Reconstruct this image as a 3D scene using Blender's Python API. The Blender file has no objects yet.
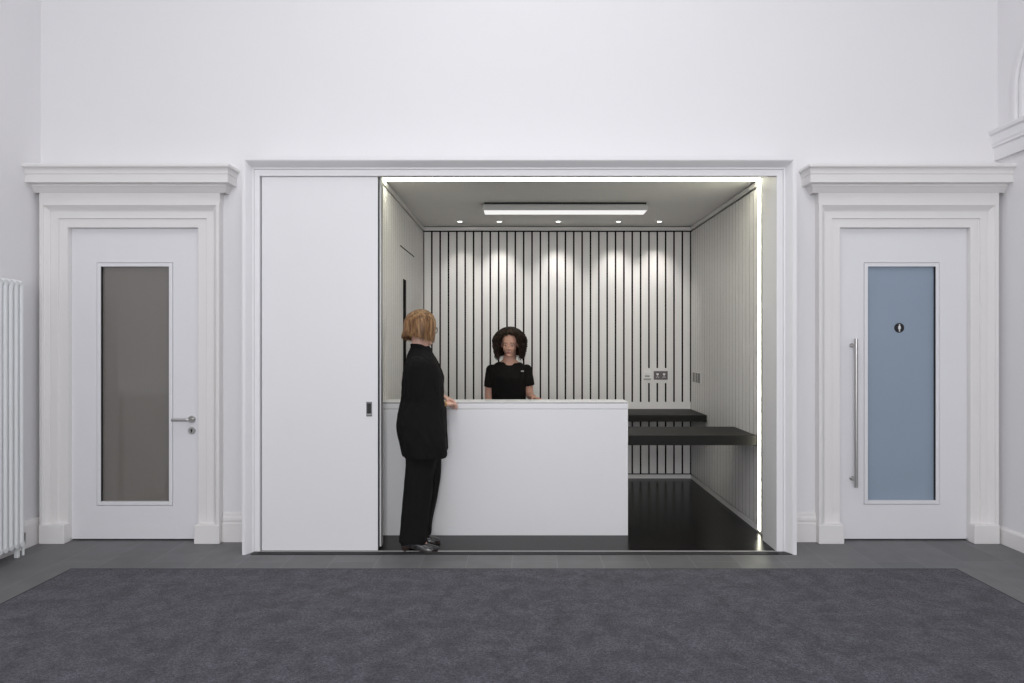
import bpy, bmesh, math, random
from mathutils import Vector, Matrix, noise
random.seed(7)
S = bpy.context.scene
C = S.collection
PI = math.pi
R = math.radians

# ------------------------------------------------------------------ materials
def mat(name, col, rough=0.6, metal=0.0, spec=0.5, var=0.0, vscale=6.0, bump=0.0, bscale=60.0, coat=0.0, sss=0.0):
    m = bpy.data.materials.new(name); m.use_nodes = True
    nt = m.node_tree; b = nt.nodes['Principled BSDF']
    b.inputs['Base Color'].default_value = (*col, 1)
    b.inputs['Roughness'].default_value = rough
    b.inputs['Metallic'].default_value = metal
    b.inputs['Specular IOR Level'].default_value = spec
    b.inputs['Coat Weight'].default_value = coat
    if sss:
        b.inputs['Subsurface Weight'].default_value = sss
        b.inputs['Subsurface Radius'].default_value = (0.02, 0.008, 0.004)
    if var or bump:
        tc = nt.nodes.new('ShaderNodeTexCoord')
        n = nt.nodes.new('ShaderNodeTexNoise'); n.inputs['Scale'].default_value = vscale; n.inputs['Detail'].default_value = 4
        nt.links.new(tc.outputs['Object'], n.inputs['Vector'])
        if var:
            mx = nt.nodes.new('ShaderNodeMix'); mx.data_type = 'RGBA'
            mx.inputs['A'].default_value = (*[c*(1-var) for c in col], 1)
            mx.inputs['B'].default_value = (*[min(1, c*(1+var)) for c in col], 1)
            nt.links.new(n.outputs['Fac'], mx.inputs['Factor'])
            nt.links.new(mx.outputs['Result'], b.inputs['Base Color'])
        if bump:
            n2 = nt.nodes.new('ShaderNodeTexNoise'); n2.inputs['Scale'].default_value = bscale; n2.inputs['Detail'].default_value = 3
            nt.links.new(tc.outputs['Object'], n2.inputs['Vector'])
            bp = nt.nodes.new('ShaderNodeBump'); bp.inputs['Strength'].default_value = bump; bp.inputs['Distance'].default_value = 0.004
            nt.links.new(n2.outputs['Fac'], bp.inputs['Height']); nt.links.new(bp.outputs['Normal'], b.inputs['Normal'])
    return m

def emit(name, col, strength):
    m = bpy.data.materials.new(name); m.use_nodes = True
    nt = m.node_tree; nt.nodes.clear()
    e = nt.nodes.new('ShaderNodeEmission'); o = nt.nodes.new('ShaderNodeOutputMaterial')
    e.inputs['Color'].default_value = (*col, 1); e.inputs['Strength'].default_value = strength
    nt.links.new(e.outputs[0], o.inputs['Surface']); return m

M = {}
M['wall'] = mat('wall_paint', (.80, .793, .806), .85, var=.012, vscale=1.2, bump=.03, bscale=90)
M['ceil'] = mat('ceiling_paint', (.78, .78, .78), .9, var=.01)
M['trim'] = mat('trim_paint', (.79, .773, .765), .5, var=.015, vscale=3)
M['frame'] = mat('portal_paint', (.82, .815, .83), .45, var=.01)
M['door'] = mat('door_paint', (.77, .768, .795), .42, var=.012, vscale=2)
M['panel'] = mat('panel_lacquer', (.80, .797, .812), .38, var=.01, vscale=1.5)
M['counter'] = mat('counter_solid_surface', (.81, .808, .82), .35, var=.01, vscale=2)
M['slat'] = mat('slat_lacquer', (.74, .725, .712), .38, var=.03, vscale=5)
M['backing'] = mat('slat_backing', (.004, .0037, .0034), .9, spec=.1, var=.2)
M['boothceil'] = mat('booth_ceiling_paint', (.80, .79, .77), .9, var=.02)
M['black'] = mat('desk_black', (.0125, .012, .011), 5e-1, spec=.15, var=.1, bump=.03, bscale=200)
M['boothfloor'] = mat('booth_floor_resin', (.006, .0056, .0053), .24, var=.25, vscale=9, spec=.11)
M['steel'] = mat('brushed_steel', (.48, .47, .46), .3, metal=1, var=.08, vscale=40)
M['darksteel'] = mat('dark_steel', (.20, .195, .205), .35, metal=1, var=.08, vscale=40)
M['gap'] = mat('shadow_gap', (.018, .018, .02), .7, var=.1)
M['rad'] = mat('radiator_enamel', (.80, .82, .83), .32, var=.01)
M['greyglass'] = mat('grey_privacy_glass', (.170, .157, .142), .03, spec=1.0, var=.02, vscale=2)
M['blueglass'] = mat('frosted_blue_glass', (.275, .342, .425), .16, spec=.45, var=.04, vscale=1.5)
M['signblack'] = mat('sign_black', (.006, .006, .009), .4, var=.1)
M['signwhite'] = mat('sign_white', (.75, .75, .75), .5, var=.02)
M['plate'] = mat('white_plastic', (.78, .77, .75), .35, var=.01)
M['socket'] = mat('grey_socket_face', (.13, .11, .115), .4, metal=.4, var=.05)
M['greyplastic'] = mat('grey_plastic', (.36, .35, .34), .4, var=.05)
M['led'] = emit('led_diffuser', (1.0, .99, .80), 12)
M['lamp'] = emit('lamp_diffuser', (1.0, .99, .97), .86)
M['spot'] = emit('downlight_lamp', (1.0, .97, .92), 6.0)
M['brightalu'] = mat('bright_aluminium', (.62, .61, .60), .5, metal=.15, var=.03)
M['modules'] = mat('dark_grey_modules', (.20, .195, .19), .45, var=.05)
M['alu'] = mat('grey_aluminium', (.42, .42, .42), .45, metal=.3, var=.03)
M['skin'] = mat('skin_light', (.60, .37, .29), .5, var=.06, vscale=30, sss=.1)
M['skin2'] = mat('skin_tan', (.52, .29, .215), .5, var=.06, vscale=30, sss=.1)
M['lips'] = mat('lip', (.43, .20, .17), .4, var=.05)
M['eye'] = mat('eye_white', (.42, .38, .36), .2, var=.02)
M['iris'] = mat('iris_brown', (.03, .018, .012), .15, var=.1)
M['brow'] = mat('eyebrow', (.14, .08, .055), .8, var=.2)
M['jacket'] = mat('black_jacket_cloth', (.0062, .0056, .0059), .9, spec=.2, var=.25, vscale=14, bump=.25, bscale=320)
M['trousers'] = mat('black_trouser_cloth', (.0075, .0068, .0068), .9, spec=.2, var=.25, vscale=10, bump=.25, bscale=320)
M['tee'] = mat('black_tee_jersey', (.0058, .0052, .0050), .9, spec=.2, var=.2, vscale=16, bump=.25, bscale=400)
M['shoe'] = mat('black_shoe_leather', (.014, .013, .015), .22, var=.15, vscale=20)
M['sole'] = mat('dark_heel', (.03, .018, .014), .45, var=.2)
M['gold'] = mat('yellow_bracelet', (.42, .26, .05), .3, metal=.6, var=.08)

def hair_mat(name, c1, c2, c3, sc):
    m = bpy.data.materials.new(name); m.use_nodes = True
    nt = m.node_tree; b = nt.nodes['Principled BSDF']; b.inputs['Roughness'].default_value = .42
    b.inputs['Specular IOR Level'].default_value = .35
    tc = nt.nodes.new('ShaderNodeTexCoord'); mp = nt.nodes.new('ShaderNodeMapping'); mp.inputs['Scale'].default_value = sc
    n = nt.nodes.new('ShaderNodeTexNoise'); n.inputs['Scale'].default_value = 1.0; n.inputs['Detail'].default_value = 5
    cr = nt.nodes.new('ShaderNodeValToRGB')
    cr.color_ramp.elements[0].position = .33; cr.color_ramp.elements[0].color = (*c1, 1)
    cr.color_ramp.elements[1].position = .68; cr.color_ramp.elements[1].color = (*c3, 1)
    e = cr.color_ramp.elements.new(.5); e.color = (*c2, 1)
    nt.links.new(tc.outputs['Object'], mp.inputs['Vector']); nt.links.new(mp.outputs[0], n.inputs['Vector'])
    nt.links.new(n.outputs['Fac'], cr.inputs['Fac']); nt.links.new(cr.outputs['Color'], b.inputs['Base Color'])
    return m
M['bob'] = hair_mat('golden_brown_hair', (.085, .040, .017), (.20, .103, .043), (.36, .21, .095), (70, 70, 7))
M['curl'] = hair_mat('dark_brown_hair', (.010, .006, .0045), (.022, .013, .009), (.05, .028, .018), (25, 25, 25))

# floor tiles: long grey porcelain boards laid front to back
def tile_mat():
    m = bpy.data.materials.new('grey_floor_tiles'); m.use_nodes = True
    nt = m.node_tree; b = nt.nodes['Principled BSDF']
    tc = nt.nodes.new('ShaderNodeTexCoord'); mp = nt.nodes.new('ShaderNodeMapping')
    mp.inputs['Rotation'].default_value = (0, 0, PI/2); mp.inputs['Location'].default_value = (0.35, .06, 0)
    br = nt.nodes.new('ShaderNodeTexBrick'); br.inputs['Scale'].default_value = 1
    br.inputs['Brick Width'].default_value = 1.2; br.inputs['Row Height'].default_value = .3
    br.inputs['Mortar Size'].default_value = .0022; br.inputs['Mortar Smooth'].default_value = .2
    br.inputs['Color1'].default_value = (.120, .120, .125, 1); br.inputs['Color2'].default_value = (.146, .145, .150, 1)
    br.inputs['Mortar'].default_value = (.20, .20, .205, 1); br.inputs['Bias'].default_value = 0
    nt.links.new(tc.outputs['Object'], mp.inputs['Vector']); nt.links.new(mp.outputs[0], br.inputs['Vector'])
    n = nt.nodes.new('ShaderNodeTexNoise'); n.inputs['Scale'].default_value = 7; n.inputs['Detail'].default_value = 6
    nt.links.new(tc.outputs['Object'], n.inputs['Vector'])
    mr = nt.nodes.new('ShaderNodeMapRange'); mr.inputs['To Min'].default_value = .8; mr.inputs['To Max'].default_value = 1.2
    nt.links.new(n.outputs['Fac'], mr.inputs['Value'])
    mx = nt.nodes.new('ShaderNodeMix'); mx.data_type = 'RGBA'; mx.blend_type = 'MULTIPLY'; mx.inputs['Factor'].default_value = 1
    nt.links.new(br.outputs['Color'], mx.inputs['A']); nt.links.new(mr.outputs[0], mx.inputs['B'])
    nt.links.new(mx.outputs['Result'], b.inputs['Base Color'])
    b.inputs['Roughness'].default_value = .5
    return m
M['tile'] = tile_mat()

def carpet_mat():
    m = bpy.data.materials.new('violet_grey_carpet_pile'); m.use_nodes = True
    nt = m.node_tree; b = nt.nodes['Principled BSDF']; b.inputs['Roughness'].default_value = .95
    b.inputs['Specular IOR Level'].default_value = .1
    b.inputs['Sheen Weight'].default_value = .15; b.inputs['Sheen Roughness'].default_value = .5
    tc = nt.nodes.new('ShaderNodeTexCoord')
    n1 = nt.nodes.new('ShaderNodeTexNoise'); n1.inputs['Scale'].default_value = 7.5; n1.inputs['Detail'].default_value = 9; n1.inputs['Roughness'].default_value = .72; n1.inputs['Distortion'].default_value = .4
    n2 = nt.nodes.new('ShaderNodeTexNoise'); n2.inputs['Scale'].default_value = 260; n2.inputs['Detail'].default_value = 2
    n3 = nt.nodes.new('ShaderNodeTexNoise'); n3.inputs['Scale'].default_value = 95; n3.inputs['Detail'].default_value = 3
    for n in (n1, n2, n3): nt.links.new(tc.outputs['Object'], n.inputs['Vector'])
    cr = nt.nodes.new('ShaderNodeValToRGB')
    cr.color_ramp.elements[0].position = .39; cr.color_ramp.elements[0].color = (.043, .0415, .053, 1)
    cr.color_ramp.elements[1].position = .61; cr.color_ramp.elements[1].color = (.082, .0785, .099, 1)
    nt.links.new(n1.outputs['Fac'], cr.inputs['Fac'])
    mr = nt.nodes.new('ShaderNodeMapRange'); mr.inputs['From Min'].default_value = .3; mr.inputs['From Max'].default_value = .7
    mr.inputs['To Min'].default_value = .5; mr.inputs['To Max'].default_value = 1.5
    av = nt.nodes.new('ShaderNodeMath'); av.operation = 'MULTIPLY_ADD'; av.inputs[1].default_value = 1.1
    sb = nt.nodes.new('ShaderNodeMath'); sb.operation = 'SUBTRACT'; sb.inputs[1].default_value = .55
    nt.links.new(n3.outputs['Fac'], av.inputs[0]); nt.links.new(n2.outputs['Fac'], sb.inputs[0]); nt.links.new(sb.outputs[0], av.inputs[2])
    nt.links.new(av.outputs[0], mr.inputs['Value'])
    mx = nt.nodes.new('ShaderNodeMix'); mx.data_type = 'RGBA'; mx.blend_type = 'MULTIPLY'; mx.inputs['Factor'].default_value = 1
    nt.links.new(cr.outputs['Color'], mx.inputs['A']); nt.links.new(mr.outputs[0], mx.inputs['B'])
    nt.links.new(mx.outputs['Result'], b.inputs['Base Color'])
    bp = nt.nodes.new('ShaderNodeBump'); bp.inputs['Strength'].default_value = .6; bp.inputs['Distance'].default_value = .006
    nt.links.new(n2.outputs['Fac'], bp.inputs['Height']); nt.links.new(bp.outputs['Normal'], b.inputs['Normal'])
    return m
M['carpet'] = carpet_mat()

# ------------------------------------------------------------------ mesh helpers
class MB:
    def __init__(self): self.bm = bmesh.new(); self.slot = 0
    def _tag(self, faces):
        for f in faces: f.material_index = self.slot
    def box(self, x0, x1, y0, y1, z0, z1, bev=0.0, seg=2):
        r = bmesh.ops.create_cube(self.bm, size=1)
        vs = r['verts']
        for v in vs:
            v.co = Vector(((x0+x1)/2+v.co.x*(x1-x0), (y0+y1)/2+v.co.y*(y1-y0), (z0+z1)/2+v.co.z*(z1-z0)))
        fs = list({f for v in vs for f in v.link_faces}); self._tag(fs)
        if bev:
            es = list({e for v in vs for e in v.link_edges})
            r = bmesh.ops.bevel(self.bm, geom=es, offset=bev, segments=seg, profile=.5, affect='EDGES')
            self._tag(r['faces'])
        return self
    def grid(self, rows, close=False, caps=False):
        g = [[self.bm.verts.new(p) for p in row] for row in rows]
        n = len(g[0])
        for a, b in zip(g, g[1:]):
            for i in range(n if close else n-1):
                j = (i+1) % n
                f = self.bm.faces.new((a[i], a[j], b[j], b[i])); f.material_index = self.slot
        if caps:
            for row in (g[0], g[-1]):
                f = self.bm.faces.new(row); f.material_index = self.slot
        return self
    def tube(self, pts, rad, n=12, caps=True, squash=1.0):
        pts = [Vector(p) for p in pts]
        if not hasattr(rad, '__len__'): rad = [rad]*len(pts)
        rows = []; prev = None
        for i, p in enumerate(pts):
            t = (pts[min(i+1, len(pts)-1)]-pts[max(i-1, 0)]).normalized()
            if prev is None:
                a = Vector((0, 0, 1)) if abs(t.z) < .9 else Vector((1, 0, 0))
                u = t.cross(a).normalized()
            else:
                u = (prev - t*prev.dot(t)).normalized()
            prev = u; w = t.cross(u)
            rows.append([p+(u*math.cos(k*2*PI/n)+w*squash*math.sin(k*2*PI/n))*rad[i] for k in range(n)])
        return self.grid(rows, True, caps)
    def disc(self, c, axis, r, h, n=28, bev=0.0):
        c = Vector(c); a = Vector(axis).normalized()
        b = min(bev, h*.45)
        if b:
            return self.tube([c, c+a*1e-5, c+a*(h-b), c+a*h], [r*.999, r, r, r-b], n)
        return self.tube([c, c+a*h], r, n)
    def prism(self, poly, axis, a, b):
        f = {'x': lambda p, t: (t, p[0], p[1]), 'y': lambda p, t: (p[0], t, p[1]), 'z': lambda p, t: (p[0], p[1], t)}[axis]
        return self.grid([[f(p, a) for p in poly], [f(p, b) for p in poly]], True, True)
    def obj(self, name, mats, parent=None, smooth=False, loc=None):
        bmesh.ops.recalc_face_normals(self.bm, faces=self.bm.faces[:])
        me = bpy.data.meshes.new(name); 
        if parent is not None and loc is None: loc = tuple(base_of(parent))
        if loc is not None: bmesh.ops.translate(self.bm, vec=-Vector(loc), verts=self.bm.verts[:])
        self.bm.to_mesh(me); self.bm.free()
        for m in (mats if isinstance(mats, (list, tuple)) else [mats]): me.materials.append(m)
        if smooth:
            me.polygons.foreach_set('use_smooth', [True]*len(me.polygons))
            try: me.set_sharp_from_angle(angle=R(38))
            except Exception: pass
        o = bpy.data.objects.new(name, me); C.objects.link(o)
        if parent is not None: o.parent = parent          # geometry is relative to the parent's base
        elif loc is not None: o.location = loc
        return o
def base_of(o):
    v = Vector((0, 0, 0))
    while o is not None: v += o.location; o = o.parent
    return v

def tag(o, label, cat, group=None, kind=None):
    o['label'] = label; o['category'] = cat
    if group: o['group'] = group
    if kind: o['kind'] = kind
    return o
def thing(name, loc, label, cat, group=None, kind=None):
    o = bpy.data.objects.new(name, None); C.objects.link(o); o.location = loc; o.empty_display_size = .1
    return tag(o, label, cat, group, kind)
def copy_tree(o, parent=None):
    c = o.copy(); C.objects.link(c)
    if parent is not None: c.parent = parent
    for ch in list(o.children): copy_tree(ch, c)
    return c

# ------------------------------------------------------------------ dimensions (metres; camera at x=0, y=0, looking +y)
EYE = 1.45
YW = 5.02            # face of the end wall
XL, XR = -3.53, 3.505
RH = 5.6
YB = -4.0            # rear wall behind the camera
FZ = .004            # booth floor
BXL, BXR = -1.05, 1.83
BY = 7.353
BC = 2.72            # booth ceiling
DL = (-3.318, -2.364); DR = (2.337, 3.291); DH = 2.303

# ------------------------------------------------------------------ room shell
b = MB(); b.box(XL-.2, XR+.2, YB-.2, 4.70, -.12, 0); b.box(XL-.2, XR+.2, 4.70, 5.3, -.12, 0)
tag(b.obj('floor', M['tile']), 'dark grey rectangular floor tiles around the carpet', 'floor', kind='structure')
b = MB()
b.box(XL-.2, XR+.2, YW, YW+.2, 2.78, RH)
b.box(XL-.2, DL[0]-.004, YW, YW+.2, 0, 2.78); b.box(DL[1]+.004, -1.86, YW, YW+.2, 0, 2.78)
b.box(1.86, DR[0]-.004, YW, YW+.2, 0, 2.78); b.box(DR[1]+.004, XR+.2, YW, YW+.2, 0, 2.78)
b.box(DL[0]-.004, DL[1]+.004, YW, YW+.2, DH+.004, 2.78); b.box(DR[0]-.004, DR[1]+.004, YW, YW+.2, DH+.004, 2.78)
b.box(-1.86, 1.86, YW, YW+.2, 2.755, 2.78)
tag(b.obj('wall_front', M['wall']), 'tall white end wall with two doors and the reception opening', 'wall', kind='structure')
b = MB(); b.box(XL-.2, XL, YB, YW, 0, RH)
tag(b.obj('wall_left', M['wall']), 'white side wall behind the column radiator', 'wall', kind='structure')
b = MB(); b.box(XR, XR+.2, YB, YW, 0, RH)
tag(b.obj('wall_right', M['wall']), 'white side wall with moulded band and arch', 'wall', kind='structure')
# rear wall with three tall windows (behind the camera; daylight comes in here)
WX = [(-2.9, -1.5), (-.7, .7), (1.5, 2.9)]; WZ = (.6, 4.0)
b = MB(); xs = [XL-.2] + [v for w in WX for v in w] + [XR+.2]
for i in range(0, len(xs), 2): b.box(xs[i], xs[i+1], YB-.2, YB, 0, RH)
for w in WX: b.box(w[0], w[1], YB-.2, YB, 0, WZ[0]); b.box(w[0], w[1], YB-.2, YB, WZ[1], RH)
tag(b.obj('wall_back', M['wall']), 'white rear wall with three tall windows', 'wall', kind='structure')
for i, w in enumerate(WX):
    b = MB()
    b.box(w[0], w[0]+.06, YB-.12, YB-.06, *WZ); b.box(w[1]-.06, w[1], YB-.12, YB-.06, *WZ)
    b.box(w[0], w[1], YB-.12, YB-.06, WZ[0], WZ[0]+.06); b.box(w[0], w[1], YB-.12, YB-.06, WZ[1]-.06, WZ[1])
    b.box((w[0]+w[1])/2-.02, (w[0]+w[1])/2+.02, YB-.115, YB-.065, *WZ)
    for z in (1.7, 2.9): b.box(w[0], w[1], YB-.115, YB-.065, z-.02, z+.02)
    tag(b.obj('window_%d' % (i+1), M['trim']), 'tall white framed window in the rear wall', 'window', 'rear windows', 'structure')
# ceiling with a long rooflight opening
SK = (-1.15, 1.15, .0, 3.6)
b = MB()
b.box(XL-.2, SK[0], YB-.2, YW+.2, RH, RH+.2); b.box(SK[1], XR+.2, YB-.2, YW+.2, RH, RH+.2)
b.box(SK[0], SK[1], YB-.2, SK[2], RH, RH+.2); b.box(SK[0], SK[1], SK[3], YW+.2, RH, RH+.2)
tag(b.obj('ceiling', M['ceil']), 'white hall ceiling with a long rooflight', 'ceiling', kind='structure')
b = MB()
for k in range(6):
    y = SK[2]+(SK[3]-SK[2])*k/5; b.box(SK[0], SK[1], y-.03, y+.03, RH+.08, RH+.16)
tag(b.obj('window_4', M['trim']), 'white glazing bars of the long rooflight', 'rooflight', kind='structure')

# ------------------------------------------------------------------ mouldings
# baseboards
def skirting(name, x0, x1, label):
    P = [(0, 0), (.022, 0), (.024, .135), (.020, .142), (.020, .150), (.024, .158), (.022, .176), (.014, .190), (.012, .204), (.006, .214), (0, .214)]
    b = MB(); b.grid([[(x0, YW-p, z) for p, z in P], [(x1, YW-p, z) for p, z in P]], False)
    for x in (x0, x1): b.bm.faces.new([b.bm.verts.new((x, YW-p, z)) for p, z in P])
    return tag(b.obj(name, M['trim']), label, 'skirting board', kind='structure')
skirting('baseboard_front_left', -2.185, -1.88, 'white moulded skirting between the grey glass door and the reception frame')
skirting('baseboard_front_right', 1.88, 2.165, 'white moulded skirting between the reception frame and the blue glass door')
P = [(0, 0), (.022, 0), (.022, .105), (.014, .118), (0, .122)]
for nm, X, s, lab in (('baseboard_left', XL, 1, 'white skirting board along the wall behind the radiator'), ('baseboard_right', XR, -1, 'low white skirting board along the wall with the arch')):
    Q = P if s < 0 else [(p, z*1.55) for p, z in P]
    b = MB(); b.grid([[(X+s*p, YB, z) for p, z in Q], [(X+s*p, YW-.02, z) for p, z in Q]], False)
    tag(b.obj(nm, M['trim']), lab, 'skirting board', kind='structure')

# door surrounds: mitred architrave, plinth blocks, frieze, projecting cornice
def surround(name, d, side, label):
    x0, x1 = d
    t = thing(name, ((x0+x1)/2, YW, 0), label, 'door surround', kind='structure')
    # (u = outward from the opening edge, p = projection)
    prof = [(0, -.06), (0, .016), (.002, .019), (.062, .019), (.064, .027), (.066, .030), (.118, .030), (.120, .036), (.126, .038), (.134, .046), (.142, .054), (.148, .057), (.151, .066), (.154, .068), (.174, .068), (.176, .065), (.176, 0)]
    lim = lambda x: max(XL, min(XR, x))
    rows = []
    for u, p in prof:
        y = YW-p
        rows.append([(lim(x0-u), y, .02), (lim(x0-u), y, DH+min(u, .171)), (lim(x1+u), y, DH+min(u, .171)), (lim(x1+u), y, .02)])
    b = MB(); b.grid(rows); b.obj('architrave', M['trim'], t)
    for a in ((lim(x0-.178), x0+.006), (x1-.006, lim(x1+.178))):
        b = MB(); b.box(a[0], a[1], YW-.074, YW, 0, .138, .005); b.obj('plinth_block', M['trim'], t)
    # frieze
    fx0, fx1 = lim(x0-.178), lim(x1+.178)
    b = MB(); b.box(fx0, fx1, YW-.064, YW, 2.474, 2.56); b.obj('frieze', M['trim'], t)
    # cornice profile (projection, z) from below upward; ends returned to the wall on the free side
    cp = [(.062, 2.545), (.068, 2.548), (.072, 2.553), (.082, 2.566), (.096, 2.584), (.102, 2.588), (.104, 2.600), (.150, 2.606), (.152, 2.602), (.158, 2.602), (.160, 2.652), (.156, 2.654), (.156, 2.660), (.163, 2.662), (.163, 2.668), (.165, 2.684), (.172, 2.697), (.186, 2.703), (.186, 2.706), (.192, 2.708), (.192, 2.722), (.188, 2.728), (0, 2.742)]
    rows = []
    for p, z in cp:
        e = .0
        if side < 0: row = [(XL, YW-p-e, z), (x1+.178+p*.62, YW-p-e, z), (x1+.178+p*.62, YW, z)]
        else: row = [(x0-.178-p*.62, YW, z), (x0-.178-p*.62, YW-p-e, z), (XR, YW-p-e, z)]
        if p == 0: row = [(q[0], YW, q[2]) for q in row]
        rows.append(row)
    b = MB(); b.grid(rows); b.obj('cornice', M['trim'], t)
    return t
surround('trim_1', DL, -1, 'white classical surround with cornice around the grey glass door')
surround('trim_2', DR, 1, 'white classical surround with cornice around the blue glass door')

# moulded band and blind arch on the right wall
BP = [(0, 2.795), (.03, 2.795), (.032, 2.885), (.045, 2.893), (.045, 2.905), (.050, 2.92), (.052, 2.975), (.066, 2.985), (.070, 3.006), (.060, 3.014), (0, 3.02)]
b = MB(); b.grid([[(XR-p, YB, z) for p, z in BP], [(XR-p, YW, z) for p, z in BP]])
tag(b.obj('trim_3', M['wall']), 'white moulded impost band high on the side wall', 'moulding', kind='structure')
b = MB()
ac = (4.295, 3.24)
for r0, p0, p1 in ((.56, .0, .022), (.50, .0, .014)):
    prof = [(r0, 0), (r0, p1*.7), (r0-.008, p1), (r0-.035, p1), (r0-.045, p1*.5), (r0-.047, 0)]
    rows = []
    path = [(1, 0, -.22)] + [(math.cos(k*PI/24), math.sin(k*PI/24), 0) for k in range(25)] + [(-1, 0, -.22)]
    for c, s, dz in path:
        rows.append([(XR-p, ac[0]+c*r, ac[1]+s*r+dz) for r, p in prof])
    b.grid(rows)
tag(b.obj('trim_4', M['wall']), 'white blind arch moulding above the impost band', 'moulding', kind='structure')

# reception frame (portal) : lip, splay, flat return
YF = 4.694
t = thing('trim_5', (0, YF, 0), 'wide white splayed frame around the reception opening', 'opening frame', kind='structure')
# parameter: inner rectangle offsets outward from (x 1.762, z 2.613)
pf = [(0, 5.04-YF), (0, .070), (.003, .066), (.043, .066), (.0435, .078), (.0465, .078), (.047, .066), (.0585, .064), (.084, .010), (.090, .003), (.094, 0), (.113, 0), (.115, .004), (.115, YW-YF+.02)]
PX0, PX1, PZ = -1.822, 1.782, 2.621
b = MB()
# left jamb, head, right jamb built as separate strips so that the reveals can differ in depth
b.grid([[r_[0], r_[1]] for r_ in [[(PX0-u*.84, YF+dy, 0), (PX0-u*.84, YF+dy, PZ+u)] for u, dy in pf]])
b.grid([[(PX1+u, YF+dy, 0), (PX1+u, YF+dy, PZ+u)] for u, dy in pf]); b.grid([[(PX1, 5.04, PZ), (PX1, 5.04, BC+.01)], [(PX1, YF+.096, PZ), (PX1, YF+.096, BC+.01)]])
ph = [(0, .095)] + pf[1:]
b.grid([[(PX0-u*.84, YF+dy, PZ+u), (PX1+u, YF+dy, PZ+u)] for u, dy in ph])
b.obj('casing', M['frame'], t)
b = MB(); b.box(PX1, 1.86, 5.035, 5.04, 0, BC+.02); b.obj('reveal_return', M['frame'], t)
b = MB(); b.box(PX0-.02, PX1+.02, YF+.095, YF+.10, PZ, BC+.03); b.obj('head_back', M['gap'], t)

# ------------------------------------------------------------------ booth shell
b = MB(); b.box(-1.86, 1.90, 4.70, BY+.1, -.05, FZ)
tag(b.obj('floor_booth', M['boothfloor']), 'glossy black floor inside the reception booth', 'floor', kind='structure')
b = MB(); b.box(PX0, PX1, 4.697, 4.757, FZ-.002, FZ+.001)
tr_ = tag(b.obj('floor_track', M['gap']), 'dark floor track of the sliding panel at the edge of the grey tiles', 'floor track')
b = MB(); b.box(PX0, PX1, 4.759, 4.767, FZ-.001, FZ+.003)
tag(b.obj('threshold_strip', M['brightalu']), 'thin metal threshold strip across the front of the reception booth', 'threshold strip')
b = MB(); b.box(-1.86, 1.90, 4.80, BY+.1, BC, BC+.014)
tag(b.obj('ceiling_booth', M['boothceil']), 'grey-white ceiling inside the reception booth', 'ceiling', kind='structure')

PITCH = .0903
def slat_wall(name, kind_axis, a0, a1, face, out, z0, z1, label, holes=()):
    GAP = .0165 if kind_axis == 'x' else .0042
    """upright boards with open joints in front of a dark backing; holes = (a0,a1,z0,z1) filled flush"""
    b = MB(); n = int(round((a1-a0)/PITCH)); w = (a1-a0)/n
    def bx(p0, p1, d0, d1, q0, q1, bev=0):
        if kind_axis == 'x': b.box(p0, p1, min(d0, d1), max(d0, d1), q0, q1, bev)
        else: b.box(min(d0, d1), max(d0, d1), p0, p1, q0, q1, bev)
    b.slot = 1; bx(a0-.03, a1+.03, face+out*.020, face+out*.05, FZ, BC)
    b.slot = 0
    for k in range(n):
        bx(a0+k*w+GAP/2, a0+(k+1)*w-GAP/2, face, face+out*.022, z0, z1, .0015)
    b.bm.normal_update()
    for f in b.bm.faces:                     # board edges coloured dark to paint in the shade of the joints
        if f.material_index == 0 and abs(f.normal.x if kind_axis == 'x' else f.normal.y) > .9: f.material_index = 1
    for h in holes: bx(max(h[0], a0), min(h[1], a1), face-out*.001, face+out*.022, h[2], h[3])
    # head and foot boards
    bx(a0, a1, face-out*.004, face+out*.022, BC-.048, BC-.009); bx(a0, a1, face-out*.004, face+out*.022, FZ, FZ+.040)
    return tag(b.obj(name, [M['slat'], M['backing']]), label, 'wall', kind='structure')
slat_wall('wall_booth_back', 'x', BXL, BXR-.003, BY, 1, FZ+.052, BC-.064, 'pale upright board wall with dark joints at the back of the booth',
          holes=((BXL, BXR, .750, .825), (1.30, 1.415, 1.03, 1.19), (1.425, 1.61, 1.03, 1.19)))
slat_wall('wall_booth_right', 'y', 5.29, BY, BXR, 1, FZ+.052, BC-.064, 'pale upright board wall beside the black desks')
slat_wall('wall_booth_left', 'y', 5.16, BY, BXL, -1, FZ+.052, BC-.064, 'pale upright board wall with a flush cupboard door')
# wall pocket behind the sliding panel
b = MB(); b.box(-1.86, BXL-.055, 5.42, 5.46, FZ, BC); b.box(-1.90, -1.86, YW, 5.46, FZ, BC); b.box(BXL-.06, BXL, 5.145, 5.159, FZ, BC)
tag(b.obj('wall_booth_pocket', M['slat']), 'narrow pocket wall behind the white sliding panel', 'wall', kind='structure')
# flush door in the left booth wall
t = thing('door_3', (BXL, 6.31, FZ), 'flush board-faced cupboard door with black slot pull inside the booth', 'cupboard door', kind='structure')
b = MB(); b.box(BXL-.001, BXL+.004, 5.94, 6.69, 2.301, 2.309); b.obj('top_joint', M['backing'], t)
b = MB(); b.box(BXL-.001, BXL+.0045, 6.085, 6.215, 1.00, 2.03, .0015); b.obj('slot_pull', M['backing'], t)

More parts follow.
